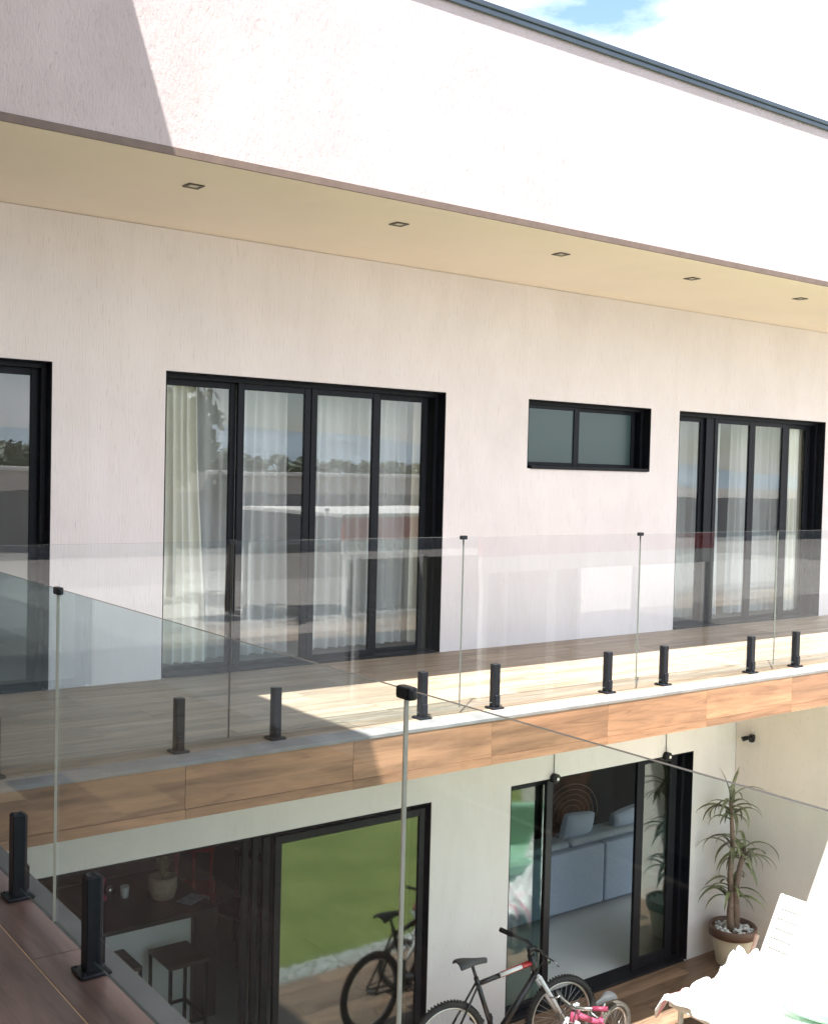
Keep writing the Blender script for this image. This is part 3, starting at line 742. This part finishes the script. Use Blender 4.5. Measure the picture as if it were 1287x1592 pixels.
def bike(name, label, loc, rz, wb, r, hs, hb, mats, kid=False):
    t = thing(name, label, 'bicycle', loc, 'bicycles parked on the patio', rz)
    wheel(t, 0, r, mats['tyre'], 20 if kid else 32, .022 if kid else .026); wheel(t, wb, r, mats['tyre'], 20 if kid else 32, .022 if kid else .026)
    bbx = wb*.41; bb = Vector((bbx, 0, r*.86)); st = Vector((bbx-.17*wb, 0, hs-.17)); 
    ht = Vector((wb-.30*wb/1.05, 0, hb-.13)); hbm = Vector((wb-.255*wb/1.05, 0, hb-.26 if not kid else hb-.2))
    q = .019 if kid else .017
    part_tube('frame', t, [([bb, st+(st-bb)*.05], q*1.15), ([hbm, bb], q*1.6), ([hbm-(ht-hbm)*.2, ht+(ht-hbm)*.25], q*1.7), ([(0, .055, r), bb+Vector((-.02, .03, 0))], .010), ([(0, -.055, r), bb+Vector((-.02, -.03, 0))], .010),
        ([(0, .055, r), st-Vector((0, -.02, .03))], .009), ([(0, -.055, r), st-Vector((0, .02, .03))], .009), ([bb-Vector((0, .035, 0)), bb+Vector((0, .035, 0))], .022)], mats['frame'])
    tp0, tp1 = st-Vector((0, 0, .03)), ht-Vector((0, 0, .035)); mid = tp0.lerp(tp1, .45)
    part_tube('top_tube', t, [([tp0, mid], q*1.2)], mats['frame']); part_tube('top_tube', t, [([mid, tp1], q*1.35)], mats['accent'])
    part_tube('top_stripe', t, [([tp0.lerp(tp1, .4)+Vector((0, -.012, .006)), tp0.lerp(tp1, .8)+Vector((0, -.012, .006))], q*.95)], MT['bikewhite'])
    fk = []
    cr_ = hbm+(hbm-ht)*.12
    for s_ in (-1, 1): fk.append(([cr_+Vector((0, s_*.05, 0)), cr_.lerp(Vector((wb, 0, r)), .55)+Vector((0, s_*.052, 0)), (wb, s_*.05, r)], [.018, .017, .012]))
    fk.append(([cr_-Vector((0, .06, 0)), cr_+Vector((0, .06, 0))], .017))
    part_tube('fork', t, fk, mats['fork'])
    top = ht+(ht-hbm)*.55
    sw = .20 if kid else .31
    hbz = [top+Vector((.05, -.03, .0)), top+Vector((.05, -.1, .02)), top+Vector((-.02, -sw, .03))]
    bar = part_tube('handlebar', t, [([ht, top+Vector((0, 0, .02))], .022), ([top, top+Vector((.06, 0, 0))], .024), ([p for p in hbz[::-1]]+[Vector((p.x, -p.y, p.z)) for p in hbz], .014)], mats['bar'])
    for s_ in (-1, 1):
        e = hbz[2]; d = (hbz[2]-hbz[1]).normalized()
        part_tube('grip', bar, [([Vector(((e+d*k).x, (e+d*k).y*s_*-1*-1 if s_ < 0 else -(e+d*k).y, (e+d*k).z)) for k in (-.06, .06)], .02)], mats['grip'])
        part_tube('brake_lever', bar, [([Vector(((e-d*.07).x+.01, -s_*abs((e-d*.07).y)*-1, e.z)), Vector((e.x+.07, s_*(abs(e.y)-.03), e.z-.02)), Vector((e.x+.07, s_*(abs(e.y)+.03), e.z-.035))], .006)], mats['bar'], 6)
    # saddle
    bm = NBM(); prof = [(-.14, .075, .0), (-.12, .085, .01), (-.06, .075, .012), (0, .045, .004), (.06, .026, -.004), (.12, .02, -.008), (.145, .012, -.016)]; rows = []
    k_ = .8 if kid else 1.0
    for (x_, w_, z_) in prof:
        rows.append([bm.verts.new((x_*k_, y_*w_*k_, z_+(.012-.02*y_*y_)+(-.035 if abs(y_) == 1 else 0)*.7)) for y_ in (-1, -.7, -.3, 0, .3, .7, 1)])
    for a, c_ in zip(rows, rows[1:]):
        for i in range(6):
            f = bm.faces.new((a[i], a[i+1], c_[i+1], c_[i])); f.smooth = True
    sad = Vector((st.x-.05*wb, 0, hs))
    o = mk('saddle', bm, mats['saddle'], t, sad); md = o.modifiers.new('thick', 'SOLIDIFY'); md.thickness = .022; md2 = o.modifiers.new('sub', 'SUBSURF'); md2.levels = 1; md2.render_levels = 2
    part_tube('seat_post', t, [([st, Vector((sad.x, 0, hs-.02))], .013)], mats['bar'])
    bm = NBM(); tube(bm, [bb+Vector((0, -.045, 0)), bb+Vector((0, -.05, 0))], .085 if not kid else .06, 28)
    tube(bm, [bb+Vector((0, -.06, 0)), bb+Vector((.1, -.065, -.12))], .01, 8); tube(bm, [bb+Vector((0, .06, 0)), bb+Vector((-.1, .065, .12))], .01, 8)
    tube(bm, [bb+Vector((0, -.066, 0)), bb+Vector((0, .066, 0))], .012, 8); mk('crankset', bm, MT['steel'] if not kid else MT['bikeblack'], t)
    for s_, dx, dz in ((-1, .1, -.12), (1, -.1, .12)):
        bm = NBM(); c_ = bb+Vector((dx, s_*.115, dz)); box(bm, c_.x-.045, c_.x+.045, c_.y-.045, c_.y+.045, c_.z-.012, c_.z+.012); mk('pedal', bm, MT['bikeblack'], t, bevel=.004)
    part_tube('chain', t, [([bb+Vector((0, -.048, .082)), Vector((0, -.05, r+.035))], .005), ([bb+Vector((0, -.048, -.082)), Vector((0, -.05, r-.035))], .005)], MT['bikeblack'], 6)
    part_tube('cable', t, [([top+Vector((.06, .03, .01)), top+Vector((.13, .06, -.06)), top+Vector((.08, .03, -.2)), hbm+Vector((.02, .02, -.02))], .004), ([top+Vector((.06, -.04, .01)), top+Vector((.14, -.05, -.05)), top+Vector((.05, -.03, -.18)), hbm+Vector((-.1, -.02, -.08))], .004)], MT['bikeblack'], 6)
    if not kid:
        for x_ in (0, wb):
            bm = NBM(); a0 = 1.1 if x_ else 1.2
            pts = [(x_+(r+.018)*math.cos(a), 0, r+(r+.018)*math.sin(a)) for a in [(.35 if x_ == 0 else .9)+k*1.5/10 for k in range(11)]]
        bm = NBM(); lathe(bm, [(0, 0), (.036, 0), (.036, .13), (.022, .16), (.022, .18), (0, .18)], 12)
        o = mk('light_reflector', bm, MT['blackpost'], t, bb+Vector((-.05, 0, .12))); o.scale = (.6, .6, .5)
    return t
rz = math.atan2(-.16, 1.03)
bike('mountain_bike', 'black and red adult mountain bike parked before the lower wall', (5.33, -1.46, G), rz, 1.06, .335, .955, 1.0,
     dict(tyre=MT['rubber'], frame=MT['bikeblack'], accent=MT['bikered'], fork=MT['bikewhite'], bar=MT['bikeblack'], grip=MT['rubber'], saddle=MT['saddle']))
bike('child_bike', 'small pink child bicycle with grey saddle and dusty tyres', (6.74, -1.86, G), math.pi+.16, .74, .222, .535, .69,
     dict(tyre=MT['brownish'], frame=MT['bikepink'], accent=MT['bikepink'], fork=MT['bikewhite'], bar=MT['steel'], grip=MT['bikepink'], saddle=MT['saddle']), True)

# ------------------------------------------------------------------ sun lounger and its textiles
t = thing('sun_lounger', 'white slatted sun lounger with raised backrest in full sun by the cream wall', 'lounger', (0, 0, G))
y0, y1 = -2.98, -1.90
bm = NBM()
for y in (y0, y1-.04): box(bm, 7.36, 8.58, y, y+.04, .27, .33)
box(bm, 7.36, 7.40, y0+.04, y1-.04, .27, .33)
mk('frame', bm, MT['plastic'], t, bevel=.01, seg=2)
for k in range(13):
    x = 7.41+k*.09; bx('slat', (x, x+.086, y0+.042, y1-.042, .315, .335), MT['plastic'], t, .006, None, 2)
for x in (7.5, 8.45):
    for y in (y0+.005, y1-.035): bx('leg', (x-.025, x+.025, y, y+.03, 0, .268), MT['plastic'], t, .006)
Mb = Matrix.Translation((8.55, 0, .33)) @ Matrix.Rotation(-R(60), 4, 'Y')
bm = NBM()
for y in (y0, y1-.045): box(bm, 0, .68, y, y+.045, -.02, .025, 0, Mb)
box(bm, .635, .68, y0+.045, y1-.045, -.02, .025, 0, Mb); bk = mk('backrest', bm, MT['plastic'], t, bevel=.02, seg=3)
for k in range(7):
    bm = NBM(); box(bm, .01+k*.09, .089+k*.09, y0+.047, y1-.047, 0, .02, 0, Mb); mk('back_slat', bm, MT['plastic'], bk, bevel=.005)
bm = NBM(); box(bm, 8.79, 8.83, y1+.001, y1+.02, .32, .60, 0, Matrix.Translation((8.81, 0, .46)) @ Matrix.Rotation(R(28), 4, 'Y') @ Matrix.Translation((-8.81-.28, 0, -.46-.13))); mk('prop_rod', bm, MT['potrim'], t)
def rag(name, mat, label, cx, cyy, lx, ly, z, seed, lump):
    rnd = random.Random(seed); bm = NBM(); nx, ny = 30, 24; rows = []
    ph = [rnd.uniform(0, 6.28) for _ in range(8)]
    for i in range(nx+1):
        row = []
        for j in range(ny+1):
            u, v = i/nx*2-1, j/ny*2-1
            ex = 1+.10*math.sin(v*5+ph[0])+.07*math.sin(v*11+ph[1]); ey = 1+.10*math.sin(u*6+ph[2])+.08*math.sin(u*13+ph[3])
            x, y = cx+u*lx*ex, cyy+v*ly*ey
            h = lump*(.5+.5*math.sin(u*4.2+ph[4])*math.cos(v*3.4+ph[5]))+lump*.45*math.sin(u*9+v*6+ph[6])+lump*.25*math.sin(v*15-u*7+ph[7])
            h = max(0, h)*max(0, 1-max(abs(u), abs(v))**4)
            over = max(0, (y-(y1+.0)), (y0-y))
            zz = z+h+.006 - (min(.25, over*2.2) if over > 0 else 0)
            row.append(bm.verts.new((x, y, zz)))
        rows.append(row)
    for a, c_ in zip(rows, rows[1:]):
        for j in range(ny):
            f = bm.faces.new((a[j], a[j+1], c_[j+1], c_[j])); f.smooth = True
    o = mk(name, bm, mat); md = o.modifiers.new('thick', 'SOLIDIFY'); md.thickness = .008
    return tag(o, label, 'towel')
rag('towel', MT['towel'], 'big crumpled white towel heaped on the sunlit lounger seat below the backrest', 8.16, -2.16, .34, .32, G+.336, 3, .22)
rag('towel', MT['towelpink'], 'white and pink striped towel crumpled over the foot half of the lounger', 7.60, -2.22, .30, .36, G+.337, 9, .10)
bm = NBM(); bmesh.ops.create_cube(bm, size=1); bmesh.ops.subdivide_edges(bm, edges=bm.edges[:], cuts=5, use_grid_fill=True)
for v in bm.verts:
    k = (1-(2*v.co.x)**2*.7)*(1-(2*v.co.y)**2*.7); v.co = Vector((v.co.x*.42, v.co.y*.42, v.co.z*(.04+.15*k)))
for f in bm.faces: f.smooth = True
o = tag(mk('cushion', bm, MT['green'], None, (8.14, -2.78, G+.44)), 'pale green cushion lying on the near side of the white lounger', 'cushion'); o.rotation_euler = (.1, -.05, .4)
# garden armchair with green cushions just off the patio
t = thing('garden_armchair', 'garden armchair with pale green cushions standing beside the lawn', 'armchair', (8.75, -3.02, G), None, .5)
bx('seat_frame', (-.33, .33, -.33, .33, .18, .26), MT['straw'], t, .01)
for i in (-1, 1):
    for j in (-1, 1): bx('leg', (i*.29-.025, i*.29+.025, j*.29-.025, j*.29+.025, -.03, .18), MT['straw'], t)
bx('seat_cushion', (-.31, .31, -.32, .28, .262, .40), MT['green'], t, .05, None, 3)
bm = NBM(); box(bm, -.31, .31, -.07, .07, 0, .5, 0, Matrix.Translation((0, -.33, .36)) @ Matrix.Rotation(R(12), 4, 'X')); mk('back_cushion', bm, MT['green'], t, bevel=.05, seg=3)

# ------------------------------------------------------------------ the garden and street that the glass mirrors
t = thing('carport', 'white framed carport with red fascia mirrored in the balcony door', 'carport', (13.0, -11.7, G-.03), None, -.06)
bm = NBM(); box(bm, 0, 7, -.06, .06, 3.25, 3.75); mk('red_fascia', bm, MT['redband'], t)
bm = NBM(); box(bm, -.06, 7.06, -4, .08, 3.752, 3.83); mk('roof', bm, MT['white'], t)
bm = NBM(); box(bm, 0, 7, -.05, .05, 2.95, 3.248); mk('beam', bm, MT['white'], t)
for x in (.1, 1.9, 4.4, 6.9):
    for y in (0, -3.8): bx('post', (x-.06, x+.06, y-.06, y+.06, 0, 2.948), MT['white'], t)
bx('back_wall', (0, 7, -3.98, -3.88, 0, 2.9), MT['greywall'], t)
tag(bx('garden_wall', (8, 90, -52.3, -52, G-.03, .1), MT['gwall2']), 'grey block boundary wall far across the lawn, seen in reflections', 'wall')
t = thing('neighbour_house', 'long pale neighbouring building beyond the boundary wall, seen in reflections', 'house', (40, -78, G-.03))
bx('wall', (-25, 40, -6, 0, 0, 4.1), MT['gwall'], t); bx('roof', (-25.4, 40.4, -6.4, .4, 4.101, 4.4), MT['white'], t)
for k in range(9): bx('window', (-20+k*6.5, -18.2+k*6.5, .0, .06, 1.2, 2.6), MT['black'], t)
structure(sheet('paved_drive', 12, 60, -38, -24, G-.024, MT['concrete']))
# hills
bm = NBM(); n = 60; prev = None; ph = [random.uniform(0, 6) for _ in range(4)]
for i in range(n+1):
    a = -1.9+i/n*2.6; h = 9+17*(1 if a < -.95 else max(0, (-.7-a)/.25))+3.5*math.sin(i*.83+ph[1])+1.5*math.sin(i*1.9+ph[2])
    d = Vector((math.sin(a+math.pi/1.0)*-1, -math.cos(a), 0)); d = Vector((math.cos(a), math.sin(a), 0))
    row = [bm.verts.new(d*620+Vector((0, 0, -6))), bm.verts.new(d*690+Vector((0, 0, h*.6))), bm.verts.new(d*760+Vector((0, 0, h)))]
    if prev:
        for k in (0, 1):
            f = bm.faces.new((prev[k], prev[k+1], row[k+1], row[k])); f.smooth = True
    prev = row
structure(mk('hills', bm, MT['hill']))
def crown_mesh(rad, hgt, n, ls, seed, mat):
    rnd = random.Random(seed); bm = NBM()
    cl = [(Vector((rnd.gauss(0, rad*.42), rnd.gauss(0, rad*.42), rnd.uniform(-hgt*.45, hgt*.45))), rnd.uniform(.25, .5)*rad) for _ in range(16)]
    for i in range(n):
        c_, r_ = rnd.choice(cl); d = Vector((rnd.gauss(0, 1), rnd.gauss(0, 1), rnd.gauss(0, .8))).normalized(); p = c_+d*r_*rnd.uniform(.6, 1.05)
        u = Vector((rnd.gauss(0, 1), rnd.gauss(0, 1), rnd.gauss(0, 1))).normalized(); v = u.cross(d).normalized(); s_ = ls*rnd.uniform(.6, 1.3)
        bm.faces.new([bm.verts.new(p+u*s_), bm.verts.new(p+v*s_*.6), bm.verts.new(p-u*s_), bm.verts.new(p-v*s_*.6)])
    m_ = bpy.data.meshes.new('crown'); bm.to_mesh(m_); bm.free(); m_.materials.append(mat); return m_
cm = [crown_mesh(2.6, 4.2, 1500, .3, s_, MT['crown']) for s_ in (1, 2, 3)]
bm = NBM(); tube(bm, [(0, 0, 0), (.05, 0, 1.5), (0, .05, 3.2), (.1, 0, 5)], [.22, .17, .13, .06], 8); bmesh.ops.recalc_face_normals(bm, faces=bm.faces[:])
tm = bpy.data.meshes.new('trunk'); bm.to_mesh(tm); bm.free(); tm.materials.append(MT['bark'])
bm = NBM()
for k in range(20):
    x = 20+k*4.3+random.uniform(-1.2, 1.2); y = -96+random.uniform(-6, 6); s_ = random.uniform(.75, 1.05)
    for me_, z_ in ((tm, 0), (cm[k % 3], 4.6*s_)):
        n0 = len(bm.verts); f0 = len(bm.faces); bm.from_mesh(me_); bm.verts.ensure_lookup_table(); bm.faces.ensure_lookup_table()
        T = Matrix.Translation((x, y, G-.03+z_)) @ Matrix.Diagonal((s_*1.5, s_*1.5, s_*.8, 1)) @ Matrix.Rotation(k*1.3, 4, 'Z')
        for v in bm.verts[n0:]: v.co = T @ v.co
        for f in bm.faces[f0:]: f.material_index = 0 if z_ else 1
o = mk('far_woods', bm, [MT['crown'], MT['bark']]); o['kind'] = 'stuff'
t = thing('garden_tree', 'tall loose tree on the lawn mirrored in the balcony door', 'tree', (17.2, -29.5, G-.03)); t.scale = (.85, .85, 1.12); link('trunk', tm, t); link('crown', cm[1], t, (0, 0, 5.0))
sm = crown_mesh(.5, .8, 420, .075, 9, MT['shrub'])
fm = crown_mesh(.5, .9, 60, .035, 12, MT['flower'])
for k, (x, y) in enumerate(((20.5, -9.5), (22.3, -9.7), (24.2, -9.4), (18.8, -9.8))):
    t = thing('flowering_shrub', ('white flowering shrub by the garden path, second from the carport end of its row', 'white flowering shrub by the garden path, third from the carport end of its row', 'white flowering shrub by the garden path, farthest from the carport', 'white flowering shrub by the garden path, nearest to the carport')[k], 'shrub', (x, y, G-.03), 'flowering shrubs along the garden path')
    o = link('leaves', sm, t, (0, 0, .5)); o.rotation_euler.z = k; o = link('flowers', fm, t, (0, 0, .55)); o.rotation_euler.z = k*2
